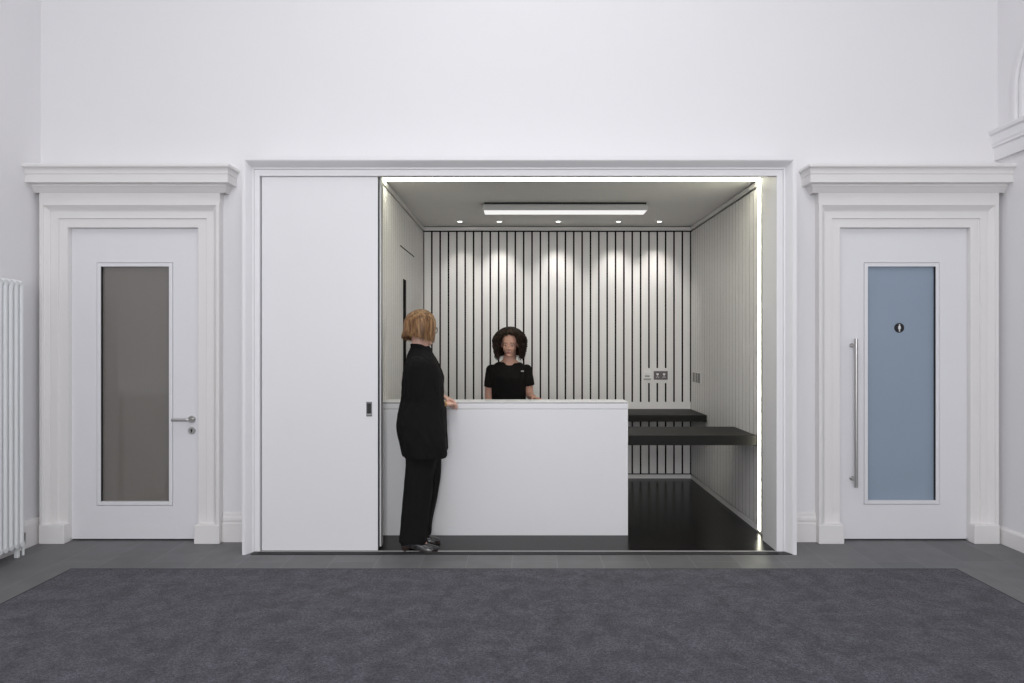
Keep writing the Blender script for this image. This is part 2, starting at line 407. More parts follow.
# ------------------------------------------------------------------ LED strips
def led(name, boxes_prof, boxes_dif, loc, label):
    t = thing(name, loc, label, 'LED strip light', 'LED strips of the booth')
    b = MB(); [b.box(*q) for q in boxes_prof]; b.obj('profile', M['alu'], t)
    b = MB(); [b.box(*q) for q in boxes_dif]; b.obj('diffuser', M['led'], t)
    return t
led('led_strip', [(-1.70, 1.826, 5.19, 5.325, BC-.004, BC+.012)], [(-1.70, 1.822, 5.205, 5.295, BC-.006, BC-.003)], (0, 5.25, BC), 'long glowing light strip across the booth ceiling edge')
led('led_strip', [(BXR-.002, BXR+.03, 5.195, 5.28, .02, BC-.004)], [(BXR-.005, BXR-.001, 5.212, 5.258, .022, BC-.004)], (BXR, 5.24, .02), 'upright glowing light strip beside the black desk end')
b = MB(); b.box(BXR+.001, BXR+.03, 5.04, 5.30, FZ, BC)
tag(b.obj('wall_booth_nib', M['slat']), 'short return wall beside the upright light strip', 'wall', kind='structure')

# ------------------------------------------------------------------ sliding panel
t = thing('sliding_door', (-1.405, 4.80, FZ), 'tall white sliding panel closing half of the reception opening', 'sliding door')
b = MB(); b.box(-1.812, -1.0005, 4.774, 4.822, FZ+.003, 2.619, .0015); b.obj('leaf', M['panel'], t)
b = MB(); b.box(-1.0005, -.998, 4.7755, 4.8205, FZ+.003, 2.619); b.obj('edge_seal', M['gap'], t)
b = MB(); b.box(-1.081, -1.041, 4.770, 4.775, .944, 1.046, .0015)
h = b.obj('recessed_pull', M['darksteel'], t)
b = MB(); b.box(-1.075, -1.047, 4.7685, 4.771, .964, 1.036, .001); b.obj('pull_cup', M['gap'], h)
b = MB(); b.box(-1.077, -1.045, 4.7675, 4.771, .956, .963, .001); b.obj('pull_lip', M['steel'], h)
t = thing('sliding_door', (-1.4, 4.86, FZ), 'second leaf with shade painted grey on its edge, parked behind the white sliding panel', 'sliding door')
b = MB(); b.box(-1.808, -.992, 4.835, 4.915, FZ+.012, 2.68, .0015); b.obj('leaf', M['panel'], t)
b = MB(); b.box(-.993, -.9905, 4.8365, 4.90, FZ+.012, 2.68); b.obj('shaded_edge', M['greyplastic'], t)  # grey strip paints the shade on the leaf's edge

# ------------------------------------------------------------------ reception counter
CY = 5.16; CX1 = .808
t = thing('reception_counter', (-.1, CY, FZ), 'white reception counter with thin ledge in the booth opening', 'reception desk')
b = MB(); b.box(BXL+.002, CX1, CY, CY+.03, FZ, .957, .0015); b.obj('front_panel', M['counter'], t)
b = MB(); b.box(BXL+.002, CX1, CY, CY+.03, .9605, 1.0, .0015); b.obj('top_rail', M['counter'], t)
b = MB(); b.box(BXL+.002, CX1-.004, CY+.006, CY+.20, 1.0, 1.0075); b.box(BXL+.002, CX1-.004, CY+.004, CY+.02, .955, .962); b.obj('shadow_joint', M['darksteel'], t)
b = MB(); b.box(BXL+.002, CX1-.002, CY+.002, CY+.215, 1.0075, 1.014, .0015); b.obj('ledge', M['counter'], t)
b = MB(); b.box(CX1-.04, CX1-.001, CY+.03, CY+.10, FZ, 1.0, .0015); b.obj('end_panel', M['counter'], t)
b = MB(); b.box(BXL+.002, CX1-.04, CY+.07, CY+.10, .40, 1.0, .0015); b.obj('rear_panel', M['counter'], t)

# desks
def worktop(loc, x0, x1, y0, y1, z0, z1, label, bx):
    t = thing('worktop', loc, label, 'desk', 'black worktops in the booth')
    b = MB(); b.box(x0, x1, y0, y1, z0, z1, .002); b.obj('top', M['black'], t)
    for q in bx:
        b = MB(); b.box(*q, .003); b.obj('end_panel', M['black'], t)
    return t
worktop((.4, 5.55, FZ), BXL+.02, BXR-.008, 5.272, 5.835, .668, .744, 'black slab desk behind the counter, running to the board wall', [(BXL+.02, BXL+.06, 5.40, 5.80, FZ, .668)])
worktop((.4, 7.05, FZ), BXL+.02, BXR-.008, 6.70, BY-.006, .688, .752, 'black slab shelf along the back board wall below the sockets', [(BXL+.02, BXL+.06, 6.85, 7.30, FZ, .688)])

# ------------------------------------------------------------------ ceiling lights
t = thing('ceiling_light', (.40, 6.21, BC), 'long shallow rectangular ceiling light over the counter', 'ceiling light')
b = MB(); b.box(-.33, 1.125, 6.122, 6.28, BC-.022, BC); b.obj('mounting_plate', M['gap'], t)  # near-black colour paints in the shadow line above the housing
b = MB(); b.box(-.342, 1.138, 6.11, 6.32, BC-.072, BC-.020, .002); b.obj('housing', M['alu'], t)
b = MB(); b.box(-.334, 1.130, 6.122, 6.308, BC-.0745, BC-.071); b.obj('diffuser', M['lamp'], t)
DLX = [-.635, -.226, .385, 1.01, 1.435]
names = ['first small round downlight from the cupboard wall', 'second small round downlight from the cupboard wall', 'small round downlight in the middle of the row of five',
         'second small round downlight from the wall by the sockets', 'first small round downlight from the wall with the upright light strip']
d0 = thing('downlight', (0, 7.08, BC), names[0], 'downlight', 'downlights along the back of the booth ceiling')
b = MB(); ring = []
for r_, z_ in ((.023, -.001), (.025, -.004), (.044, -.004), (.046, -.001), (.046, 0)):
    ring.append([(r_*math.cos(k*PI/14), 7.08+r_*math.sin(k*PI/14), BC+z_) for k in range(28)])
b.grid(ring, True); b.obj('trim_ring', M['plate'], d0, True)
b = MB(); b.disc((0, 7.08, BC-.0005), (0, 0, -1), .023, .003, 24); b.obj('lamp', M['spot'], d0)
for i, x in enumerate(DLX):
    o = d0 if i == 0 else copy_tree(d0)
    o.location.x = x; o['label'] = names[i]
    l = bpy.data.lights.new('downlight_beam', 'SPOT'); l.energy = 11.5; l.color = (1, .96, .91); l.spot_size = R(74); l.spot_blend = 1.0; l.shadow_soft_size = .02
    lo = bpy.data.objects.new('downlight_beam', l); C.objects.link(lo); lo.parent = o; lo.location = (0, 0, -.012); lo.rotation_euler = (R(14), 0, 0)

# ------------------------------------------------------------------ switches and sockets
t = thing('fused_switch', (1.355, BY, 1.11), 'white switch plate on the board wall beside the double socket', 'switch')
b = MB(); b.box(1.315, 1.400, BY-.010, BY+.001, 1.055, 1.170, .003); b.obj('plate', M['plate'], t)
b = MB(); b.box(1.332, 1.384, BY-.017, BY-.009, 1.118, 1.142, .003); b.obj('rocker', M['signwhite'], t)
b = MB(); b.box(1.332, 1.384, BY-.013, BY-.009, 1.094, 1.113, .002); b.obj('fuse_carrier', M['greyplastic'], t)
b = MB(); b.box(1.318, 1.396, BY-.012, BY-.009, 1.062, 1.080, .002); b.obj('label_strip', M['greyplastic'], t)
t = thing('double_socket', (1.50, BY, 1.11), 'dark-faced double socket with white rockers on the board wall', 'socket')
b = MB(); b.box(1.428, 1.578, BY-.010, BY+.001, 1.066, 1.158, .003); b.obj('plate', M['socket'], t)
for xx in (1.468, 1.538):
    b = MB(); b.box(xx-.012, xx+.012, BY-.016, BY-.009, 1.118, 1.134, .002); b.obj('rocker', M['signwhite'], t)
    b = MB(); b.box(xx-.004, xx+.004, BY-.0115, BY-.009, 1.102, 1.113); b.box(xx-.016, xx-.006, BY-.0115, BY-.009, 1.090, 1.096); b.box(xx+.006, xx+.016, BY-.0115, BY-.009, 1.090, 1.096)
    b.obj('pin_holes', M['signwhite'], t)
t = thing('triple_socket', (BXR, 7.0, 1.10), 'white plate with three grey modules on the wall above the black shelf', 'socket')
b = MB(); b.box(BXR-.009, BXR+.001, 6.925, 7.255, 1.038, 1.162, .003); b.obj('plate', M['slat'], t)
for yy in (6.985, 7.085, 7.195):
    b = MB(); b.box(BXR-.013, BXR-.008, yy-.036, yy+.036, 1.05, 1.15, .002); b.obj('module', M['modules'], t)

# ------------------------------------------------------------------ doors
def door(name, d, gx, gz, glass, label):
    x0, x1 = d; y0 = 5.042
    t = thing(name, ((x0+x1)/2, y0, 0), label, 'door', kind='structure')
    b = MB(); y1 = y0+.05; q_ = .0295; hx = (gx[0]-q_, gx[1]+q_); hz = (gz[0]-q_, gz[1]+q_)
    x0 += .001; x1 -= .001; zt = DH-.001; zb = .012
    b.box(x0, hx[0], y0, y1, zb, zt); b.box(hx[1], x1, y0, y1, zb, zt)
    b.box(hx[0], hx[1], y0, y1, zb, hz[0]); b.box(hx[0], hx[1], y0, y1, hz[1], zt)
    bmesh.ops.remove_doubles(b.bm, verts=b.bm.verts[:], dist=1e-5)
    b.obj('leaf', M['door'], t)
    b = MB(); w = .026
    for q in ((gx[0]-w, gx[0], gz[0]-w, gz[1]+w), (gx[1], gx[1]+w, gz[0]-w, gz[1]+w), (gx[0], gx[1], gz[0]-w, gz[0]), (gx[0], gx[1], gz[1], gz[1]+w)):
        b.box(q[0], q[1], y0-.003, y0+.02, q[2], q[3], .0015)
    b.obj('glazing_bead', M['door'], t)
    b = MB(); b.box(gx[0]-.004, gx[1]+.004, y0+.024, y0+.034, gz[0]-.004, gz[1]+.004); g = b.obj('glass', glass, t)
    b = MB(); ww = .002
    for q in ((gx[0], gx[0]+ww, *gz), (gx[1]-ww, gx[1], *gz)): b.box(q[0], q[1], y0+.003, y0+.0238, q[2], q[3])
    b.obj('gasket', M['gap'], g)
    b = MB(); b.box(x0, x1, y0+.01, y0+.05, .001, .012); b.obj('bottom_seal', M['gap'], t)
    return t
dl = door('door_1', DL, (-3.102, -2.598), (.287, 2.022), M['greyglass'], 'white door with a tall grey glass panel and lever handle')
dr = door('door_2', DR, (2.560, 3.062), (.295, 2.022), M['blueglass'], 'white door with a tall frosted blue glass panel and bar pull')
# unseen dark backing sheets added so no light leaks round the doors
b = MB(); b.box(DL[0]-.05, DL[1]+.05, 5.11, 5.15, 0, DH+.05); tag(b.obj('light_block_grey_door', M['gap']), 'unseen dark sheet added behind the grey glass door to block light', 'wall', kind='structure')
b = MB(); b.box(DR[0]-.05, DR[1]+.05, 5.11, 5.15, 0, DH+.05); tag(b.obj('light_block_blue_door', M['gap']), 'unseen dark sheet added behind the blue glass door to block light', 'wall', kind='structure')
# lever
b = MB(); hx, hz = -2.428, .895
b.disc((hx, 5.042, hz), (0, -1, 0), .027, .009, 28, .002)
b.tube([(hx, 5.035, hz), (hx, 4.995, hz), (hx-.004, 4.985, hz), (hx-.014, 4.981, hz), (hx-.120, 4.981, hz)], .0105, 14)
b.obj('lever_handle', M['steel'], dl, True)
b = MB(); b.disc((hx, 5.042, .812), (0, -1, 0), .027, .009, 28, .002); e = b.obj('escutcheon', M['steel'], dl, True)
b = MB(); b.disc((hx, 5.034, .816), (0, -1, 0), .008, .003, 16); b.box(hx-.004, hx+.004, 5.030, 5.034, .798, .816); b.obj('keyhole', M['gap'], e)
# bar pull
b = MB(); px = 2.440
b.tube([(px, 4.972, .405), (px, 4.972, 1.488)], .013, 16)
for z in (.46, 1.44): b.tube([(px, 5.045, z), (px, 4.972, z)], .009, 12); b.disc((px, 5.042, z), (0, -1, 0), .017, .006, 20, .001)
b.obj('bar_pull', M['steel'], dr, True)
# wc sign
t = thing('toilet_sign', (2.804, 5.066, 1.57), 'small round black toilet sign with white figure on blue glass', 'sign')
b = MB(); b.disc((2.804, 5.0655, 1.57), (0, -1, 0), .036, .005, 36, .001); b.obj('disc', M['signblack'], t, True)
b = MB(); ys = 5.0602; zc = 1.57
b.disc((2.804, ys, zc+.0215), (0, -1, 0), .0052, .0012, 18)
body = [(-.004, .0155), (.004, .0155), (.0085, .012), (.0105, -.004), (.0085, -.0045), (.0066, .006), (.0095, -.010), (.0045, -.010), (.0040, -.0285), (.0008, -.0285), (.0008, -.010), (-.0008, -.010), (-.0008, -.0285), (-.0040, -.0285), (-.0045, -.010), (-.0095, -.010), (-.0066, .006), (-.0085, -.0045), (-.0105, -.004), (-.0085, .012)]
b.prism([(2.804+x, zc+z) for x, z in body], 'y', ys, ys-.0012); b.obj('figure', M['signwhite'], t)

# ------------------------------------------------------------------ carpet
b = MB(); b.box(-2.885, 2.79, -1.2, 4.385, .0005, .007, .003)
t = tag(b.obj('carpet', M['carpet'], loc=(0, 1.6, 0)), 'large violet-grey carpet laid in front of the reception', 'carpet')
b = MB()
for q in ((-2.897, 2.802, 4.386, 4.397), (-2.897, -2.887, -1.2, 4.385), (2.792, 2.802, -1.2, 4.385)): b.box(q[0], q[1], q[2], q[3], .0005, .005)
b.obj('edge_trim', M['gap'], t)

# ------------------------------------------------------------------ column radiators on the left wall
def radiator(label, y_far, n, z0, z1, x=-3.385):
    p = .0485
    t = thing('column_radiator', (x-.03, y_far-n*p/2, 0), label, 'radiator', 'column radiators')
    for k in range(n):
        y = y_far-p*(k+.5)
        b = MB()
        for xx in (x, x-.068):
            b.tube([(xx, y, z0+.03), (xx, y, z1-.03)], .0185, 14)
        for zz, s in ((z1, -1), (z0, 1)):
            rows = []
            for j in range(9):
                u = j/8; xx = x+.014-u*(.096); hgt = .022+.012*math.sin(u*PI)
                rows.append([(xx, y+.0205*math.cos(a), zz+s*.026+hgt*math.sin(a)) for a in [i*2*PI/12 for i in range(12)]])
            b.grid(rows, True, True)
        b.obj('column', M['rad'], t, True)
    for zz in (z0+.028, z1-.028):
        b = MB(); b.tube([(x-.034, y_far-.003, zz), (x-.034, y_far-n*p+.003, zz)], .019, 14); b.obj('header', M['rad'], t, True)
    for y in (y_far-.012, y_far-n*p+.03):
        b = MB(); b.box(x-.048, x-.02, y-.012, y+.012, 0, z0+.03, .004); b.obj('foot', M['rad'], t)
    b = MB(); b.tube([(x-.034, y_far, z0+.028), (x-.034, y_far+.035, z0+.028), (x-.036, y_far+.047, z0+.02), (x-.036, y_far+.047, .0)], .009, 12); b.obj('pipe', M['rad'], t, True)
    b = MB(); b.tube([(x-.036, y_far+.047, z0+.005), (x-.036, y_far+.047, z0+.075)], [.014, .017], 14); b.obj('valve', M['steel'], t, True)
    return t
radiator('tall white column radiator on the wall beside the grey glass door', 4.645, 5, .075, 1.878)
radiator('low white column radiator mirrored in the grey glass door', 4.33, 17, .13, 1.03)

# ------------------------------------------------------------------ people
def ellipsoid(mb, c, radii, axes=None, seg=20, ring=12):
    ax = axes or (Vector((1, 0, 0)), Vector((0, 1, 0)), Vector((0, 0, 1)))
    c = Vector(c); rows = []
    for i in range(ring+1):
        th = max(.02, min(PI-.02, PI*i/ring))
        rows.append([c+ax[0]*(radii[0]*math.sin(th)*math.cos(k*2*PI/seg))+ax[1]*(radii[1]*math.sin(th)*math.sin(k*2*PI/seg))+ax[2]*(radii[2]*math.cos(th)) for k in range(seg)])
    mb.grid(rows, True, True)
def loft(mb, rings, yaw, n=28, power=2.3):
    """rings: (x, y, z, half_across, half_deep); across = left-right of the body"""
    f = Vector((math.cos(yaw), math.sin(yaw), 0)); l = Vector((-math.sin(yaw), math.cos(yaw), 0)); rows = []
    for x, y, z, ha, hd in rings:
        row = []
        for k in range(n):
            a = k*2*PI/n; ca, sa = math.cos(a), math.sin(a)
            e = 2/power
            row.append(Vector((x, y, z))+f*(hd*math.copysign(abs(ca)**e, ca))+l*(ha*math.copysign(abs(sa)**e, sa)))
        rows.append(row)
    mb.grid(rows, True, True)
def dense(pts, rad, k=6):
    """Catmull-Rom through the joints so that limbs bend softly"""
    P = [Vector(p) for p in pts]; P = [P[0]*2-P[1]]+P+[P[-1]*2-P[-2]]; r = [rad[0]]+list(rad)+[rad[-1]]
    op, orr = [], []
    for i in range(1, len(P)-2):
        for j in range(k):
            t = j/k
            op.append(.5*((2*P[i])+(P[i+1]-P[i-1])*t+(2*P[i-1]-5*P[i]+4*P[i+1]-P[i+2])*t*t+(3*P[i]-P[i-1]-3*P[i+1]+P[i+2])*t**3))
            orr.append(r[i]*(1-t)+r[i+1]*t)
    op.append(P[-2]); orr.append(r[-2]); return op, orr
def limb(mb, pts, rad, n=16, squash=1.0):
    p, r = dense(pts, rad); mb.tube(p, r, n, True, squash)
def solidify(mb, name, mats, parent, voxel, smooth=4, push=None, paint=None):
    """merge the overlapping shapes into one continuous skin"""
    bmesh.ops.recalc_face_normals(mb.bm, faces=mb.bm.faces[:])
    me = bpy.data.meshes.new(name+'_raw'); mb.bm.to_mesh(me); mb.bm.free()
    tmp = bpy.data.objects.new(name+'_raw', me); C.objects.link(tmp)
    m = tmp.modifiers.new('r', 'REMESH'); m.mode = 'VOXEL'; m.voxel_size = voxel
    if smooth:
        s = tmp.modifiers.new('s', 'SMOOTH'); s.factor = .5; s.iterations = smooth
    dg = bpy.context.evaluated_depsgraph_get()
    out = bpy.data.meshes.new_from_object(tmp.evaluated_get(dg))
    bpy.data.objects.remove(tmp); bpy.data.meshes.remove(me)
    out.name = name; out.materials.clear()
    for q in mats: out.materials.append(q)
    if push:
        cos = [(v.co.copy(), v.normal.copy()) for v in out.vertices]
        for v, (c, n) in zip(out.vertices, cos): v.co = c+n*push(c, n)
    if paint:
        for p in out.polygons: p.material_index = paint(p.center)
    out.transform(Matrix.Translation(-base_of(parent)))
    out.polygons.foreach_set('use_smooth', [True]*len(out.polygons)); out.update()
    o = bpy.data.objects.new(name, out); C.objects.link(o); o.parent = parent
    return o

class Head:
    def __init__(s, c, yaw, pitch, k):
        s.c = Vector(c); s.k = k
        s.f = Vector((math.cos(yaw)*math.cos(pitch), math.sin(yaw)*math.cos(pitch), math.sin(pitch)))
        s.l = Vector((-math.sin(yaw), math.cos(yaw), 0)); s.u = s.f.cross(s.l)
        s.ax = (s.f, s.l, s.u)
    def P(s, a, b, d): return s.c+(s.f*a+s.l*b+s.u*d)*s.k
    def L(s, p):
        q = (p-s.c)/s.k; return q.dot(s.f), q.dot(s.l), q.dot(s.u)
    def build(s, mb, neck):
        E = lambda c, r: ellipsoid(mb, s.P(*c), [x*s.k for x in r], s.ax)
        E((-.012, 0, .030), (.096, .077, .088)); E((.018, 0, -.032), (.074, .062, .080)); E((.064, 0, -.096), (.024, .028, .018))
        E((.02, 0, -.075), (.05, .05, .032))
        for q in (1, -1):
            E((.049, q*.034, -.030), (.031, .025, .033)); E((-.016, q*.077, -.008), (.018, .010, .030)); E((.070, q*.032, .0), (.0165, .0155, .0105))
            E((.073, q*.029, .021), (.014, .022, .008)); E((.094, q*.010, -.035), (.010, .008, .007))
        mb.tube([s.P(.080, 0, .014), s.P(.093, 0, -.008), s.P(.104, 0, -.029)], [.008*s.k, .009*s.k, .011*s.k], 10)
        E((.101, 0, -.031), (.013, .012, .010)); E((.0825, 0, -.0605), (.0115, .022, .0048)); E((.0810, 0, -.0695), (.0115, .018, .0060))
        limb(mb, [s.P(-.022, 0, -.03), s.P(-.026, 0, -.10), Vector(neck)+Vector((0, 0, .02)), Vector(neck)-Vector((0, 0, .04))], [.056*s.k, .053*s.k, .060*s.k, .075*s.k], 18)
    def paint(s, p):
        a, b, d = s.L(p)
        if a < .04 or abs(d) > .11: return 0
        bb = abs(b)
        e = ((bb-.032)/.0120)**2+(d/.0046)**2
        if e < 1 and a > .072: return 3 if (bb-.032)**2+d*d < .0054**2 else 2
        if abs(d-.0215-.004*(1-abs(bb-.03)/.02)) < .0026 and .014 < bb < .046 and a > .06: return 4
        if a > .080 and (b/.021)**2+((d+.0652)/.0088)**2 < 1: return 1
        return 0

def hand(mb, wrist, d, n, right, curl, s=1.0, spread=.06):
    w = Vector(wrist); d = Vector(d).normalized(); n = Vector(n); n = (n-d*n.dot(d)).normalized()
    t = d.cross(n) if right else -d.cross(n)
    rows = []
    for q, hw, ht in ((-.03, .025, .019), (0, .026, .018), (.03, .034, .0165), (.065, .040, .0145), (.088, .039, .012), (.094, .034, .008)):
        rows.append([w+d*q*s+t*(hw*s*math.cos(k*2*PI/16))+n*(ht*s*math.sin(k*2*PI/16)) for k in range(16)])
    mb.grid(rows, True, True)
    for off, ln, sp in ((.029, .072, 1.2), (.0098, .081, .35), (-.0098, .075, -.4), (-.0285, .058, -1.3)):
        p = w+d*.084*s+t*off*s; dr = (d+t*spread*sp).normalized(); pts = [p]; a = 0
        for fr, cf in ((.46, .55), (.31, 1.0), (.23, .7)):
            a += curl*cf
            p = p+(dr*math.cos(a)+n*math.sin(a))*ln*fr*s; pts.append(p)
        mb.tube(pts, [.0088*s, .0082*s, .0075*s, .0060*s], 10)
        ellipsoid(mb, pts[-1], [.0062*s]*3, None, 10, 6); ellipsoid(mb, pts[0], [.0092*s]*3, None, 10, 6)
    p = w+d*.022*s+t*.024*s+n*.004*s; q1 = p+(d*.62+t*.62+n*.35).normalized()*.040*s; q2 = q1+(d*.85+t*.28+n*.45).normalized()*.031*s; q3 = q2+(d*.92+t*.05+n*.45).normalized()*.024*s
    mb.tube([p, q1, q2, q3], [.0145*s, .0105*s, .0092*s, .0070*s], 10); ellipsoid(mb, q3, [.0072*s]*3, None, 10, 6)

def folds(amp, fr, seed):
    o = Vector((seed*3.1, seed*1.7, seed*.9))
    def g(c, n):
        v = noise.noise(Vector((c.x*fr[0], c.y*fr[1], c.z*fr[2]))+o); v2 = noise.noise(Vector((c.x*fr[0]*2.3, c.y*fr[1]*2.3, c.z*fr[2]*1.6+c.x*9))-o)
        return amp*(v*1.2+.5*(1-2*abs(v2)))-amp*.3
    return g

def shoe(name, parent, heel, yaw, ln, fz, hh=.035):
    f = Vector((math.cos(yaw), math.sin(yaw), 0)); l = Vector((-f.y, f.x, 0)); h0 = Vector((heel[0], heel[1], fz))
    lift = lambda s: hh*max(0, 1-max(0, s-.18)/.42) if s > .18 else hh
    mb = MB(); rows = []
    for s, hw, top in ((.0, .018, .055), (.04, .028, .075), (.15, .033, .085), (.32, .034, .082), (.5, .038, .070), (.68, .043, .052), (.84, .040, .042), (.95, .028, .034), (1.0, .012, .026)):
        z0 = lift(s)*.98+.006; c = h0+f*(s*ln); row = []
        for k in range(16):
            a = k*2*PI/16; zz = math.sin(a); y = math.cos(a)
            y = math.copysign(abs(y)**.75, y)
            z = z0+(top-.008)*(max(zz, 0)**.8) if zz >= 0 else z0-.004*abs(zz)
            row.append(c+l*(hw*y)+Vector((0, 0, z)))
        rows.append(row)
    mb.grid(rows, True, True); o = mb.obj(name, M['shoe'], parent, True)
    mb = MB(); rows = []
    for s, hw in ((.0, .016), (.04, .027), (.15, .032), (.32, .032), (.5, .037), (.68, .043), (.84, .040), (.95, .028), (1.0, .012)):
        c = h0+f*(s*ln); z = lift(s)
        rows.append([c+l*hw+Vector((0, 0, z)), c+l*hw+Vector((0, 0, z+.008)), c-l*hw+Vector((0, 0, z+.008)), c-l*hw+Vector((0, 0, z))])
    mb.grid(rows, True, True)
    mb.tube([h0+f*ln*.115+Vector((0, 0, .001)), h0+f*ln*.11+Vector((0, 0, hh+.004))], [.025, .030], 16)
    mb.obj('heel_and_sole', M['sole'], o, True)
    return o

def hair(name, m, parent, hd, n, off, bulge, rad, zend, theta_front, curl=0.0, turns=5, flick=0.0, seed=3, fr=R(36), nape=0):
    rnd = random.Random(seed); k = hd.k; mb = MB()
    def pos(phi, s, o, jl=0.0):
        ap = abs(phi); front = max(0, 1-max(0, ap-fr)/R(22))      # 1 over the face, 0 at the sides and back
        th_e = R(97)*(1-front)+theta_front*front
        ln = (zend+jl)*(1-front)*(1-nape*max(0, -math.cos(phi))**1.5)                                     # fall below the widest point
        arc = .16; tot = arc*th_e/R(97)+ln; d = s*tot
        if d <= arc*th_e/R(97):
            th = R(3)+(th_e-R(3))*d/(arc*th_e/R(97)+1e-6); q = 0
        else: th = th_e; q = (d-arc*th_e/R(97))/max(ln, 1e-6)
        ph = phi+math.copysign(R(26)*front*(th/theta_front)**2, phi if ap > .02 else 1)*(.6 if front > .5 else 1)
        o = o*(1-.62*front*s*s); bul = bulge*(1-.8*front*s)
        g = o+bul*math.sin(min(1, th/R(97)*.75+q*.45)*PI*.62)
        tuck = -.020*q*q if not flick else (flick*q*q*max(0, -math.cos(phi))-.012*q*q*max(0, math.cos(phi)+.3))
        a = (.096+g+tuck)*math.sin(th)*math.cos(ph); b_ = (.077+g+tuck)*math.sin(th)*math.sin(ph)
        d_ = .030+(.088+off*(1-.5*front*s)+bul*.25)*math.cos(th)-q*ln
        return hd.P(-.012+a, b_, d_)
    # inner mass
    rows = []
    for i in range(40):
        phi = -PI+2*PI*i/39; rows.append([pos(phi, j/14*.97, off*.35) for j in range(15)])
    mb.grid(rows)
    for i in range(n):
        phi = -PI+2*PI*(i+rnd.random())/n; o = off*(.5+.7*rnd.random()); jl = rnd.uniform(-.018, .012); st = 64 if curl else 13
        pts = []; ph0 = rnd.random()*6.3; tw = turns*(.8+.4*rnd.random())
        for j in range(st):
            s = j/(st-1); p = pos(phi+.05*math.sin(s*5+ph0), s, o, jl)
            if curl:
                w = curl*min(1, s*2.5)*(.80+.12*math.sin(s*9+ph0)); an = ph0+s*tw*2*PI
                p = p+hd.l*math.cos(an)*w+hd.u*math.sin(an)*w*.8+hd.f*math.sin(an*1.0+1.2)*w
            pts.append(p)
        rr = rad*(.7+.6*rnd.random())*(.72 if curl else 1)
        mb.tube(pts, [rr*(.5 if j == 0 else 1-.85*(j/(st-1))**4) for j in range(st)], 6, True, .8)
    return mb.obj(name, m, parent, True)

BODY = lambda sk: [sk, M['lips'], M['eye'], M['iris'], M['brow']]
# ---- visitor in black jacket standing at the counter, looking over at the receptionist
V0 = Vector((-.715, 4.872, FZ)); yw = R(15)
hd1 = Head((-.708, 4.907, 1.556), R(49), R(-3), 1.0)
pv = thing('person', V0, 'woman with golden brown bob and glasses in black jacket and trousers standing at the counter', 'person')
rs, re_, rw = (-.722, 4.716, 1.312), (-.705, 4.757, 1.055), (-.572, 4.990, 1.008)
ls, le, lw = (-.735, 5.020, 1.312), (-.775, 5.107, 1.080), (-.578, 5.092, 1.058)
def T(rings, grow=0, dy=0): return [(x, y, z, a+grow, d+grow) for x, y, z, a, d in rings]
torso1 = [(-.712, 4.877, .76, .175, .125), (-.716, 4.872, .86, .188, .145), (-.714, 4.872, .95, .180, .138), (-.706, 4.874, 1.05, .168, .125), (-.700, 4.877, 1.15, .170, .128), (-.705, 4.877, 1.24, .160, .105), (-.712, 4.877, 1.305, .150, .085), (-.714, 4.880, 1.35, .10, .065), (-.712, 4.884, 1.395, .060, .054)]
b = MB(); loft(b, torso1, yw); hd1.build(b, (-.712, 4.890, 1.385))
limb(b, [rs, re_, rw], [.042, .040, .027]); limb(b, [ls, le, lw], [.042, .040, .027])
hand(b, rw, (.62, .78, .06), (-.10, .25, -.95), True, .72, .93, .03); hand(b, lw, (.88, .05, -.40), (-.35, -.1, -.90), False, .62, .93, .03)
for hip, knee, ank, toe in (((-.71, 4.797, .84), (-.72, 4.797, .47), (-.775, 4.784, .10), (-.66, 4.780, .052)), ((-.705, 4.952, .84), (-.685, 4.962, .47), (-.785, 4.964, .10), (-.675, 4.967, .052))):
    limb(b, [hip, knee, ank], [.085, .055, .036]); b.tube([ank, ((ank[0]+toe[0])/2, ank[1], .075), toe], [.030, .020, .012], 12)
solidify(b, 'body', BODY(M['skin']), pv, .0031, 5, paint=hd1.paint)
# jacket
jr = [(-.688, 4.874, .655, .212, .158), (-.692, 4.874, .70, .214, .166), (-.704, 4.874, .78, .216, .172), (-.714, 4.874, .88, .216, .174), (-.714, 4.875, .96, .208, .166), (-.706, 4.877, 1.05, .194, .152), (-.700, 4.877, 1.15, .190, .148), (-.705, 4.877, 1.24, .190, .134), (-.712, 4.878, 1.300, .188, .118), (-.717, 4.880, 1.345, .168, .104), (-.719, 4.884, 1.385, .118, .086), (-.720, 4.888, 1.415, .082, .072), (-.720, 4.890, 1.435, .068, .064)]
b = MB(); loft(b, jr, yw)
limb(b, [(-.718, 4.724, 1.305), re_, (rw[0]-.012, rw[1]-.022, rw[2]+.003)], [.072, .066, .046]); limb(b, [(-.728, 5.022, 1.305), le, (lw[0]-.02, lw[1]-.003, lw[2])], [.072, .066, .046])
ellipsoid(b, (-.716, 4.734, 1.306), (.080, .076, .056)); ellipsoid(b, (-.73, 5.013, 1.306), (.080, .076, .056))
# collar round the neck, lapels down the front
f1 = Vector((math.cos(yw), math.sin(yw), 0)); l1 = Vector((-f1.y, f1.x, 0)); nk = Vector((-.714, 4.888, 1.420))
for sgn in (1, -1):
    pts = [nk-f1*.066+Vector((0, 0, .022)), nk-f1*.03+l1*sgn*.058+Vector((0, 0, .018)), nk+f1*.035+l1*sgn*.066+Vector((0, 0, -.012)), nk+f1*.092+l1*sgn*.052+Vector((0, 0, -.09)), nk+f1*.148+l1*sgn*.03+Vector((0, 0, -.20)), nk+f1*.158+l1*sgn*.008+Vector((0, 0, -.30))]
    limb(b, pts, [.016, .018, .022, .022, .018, .012], 12, .8)
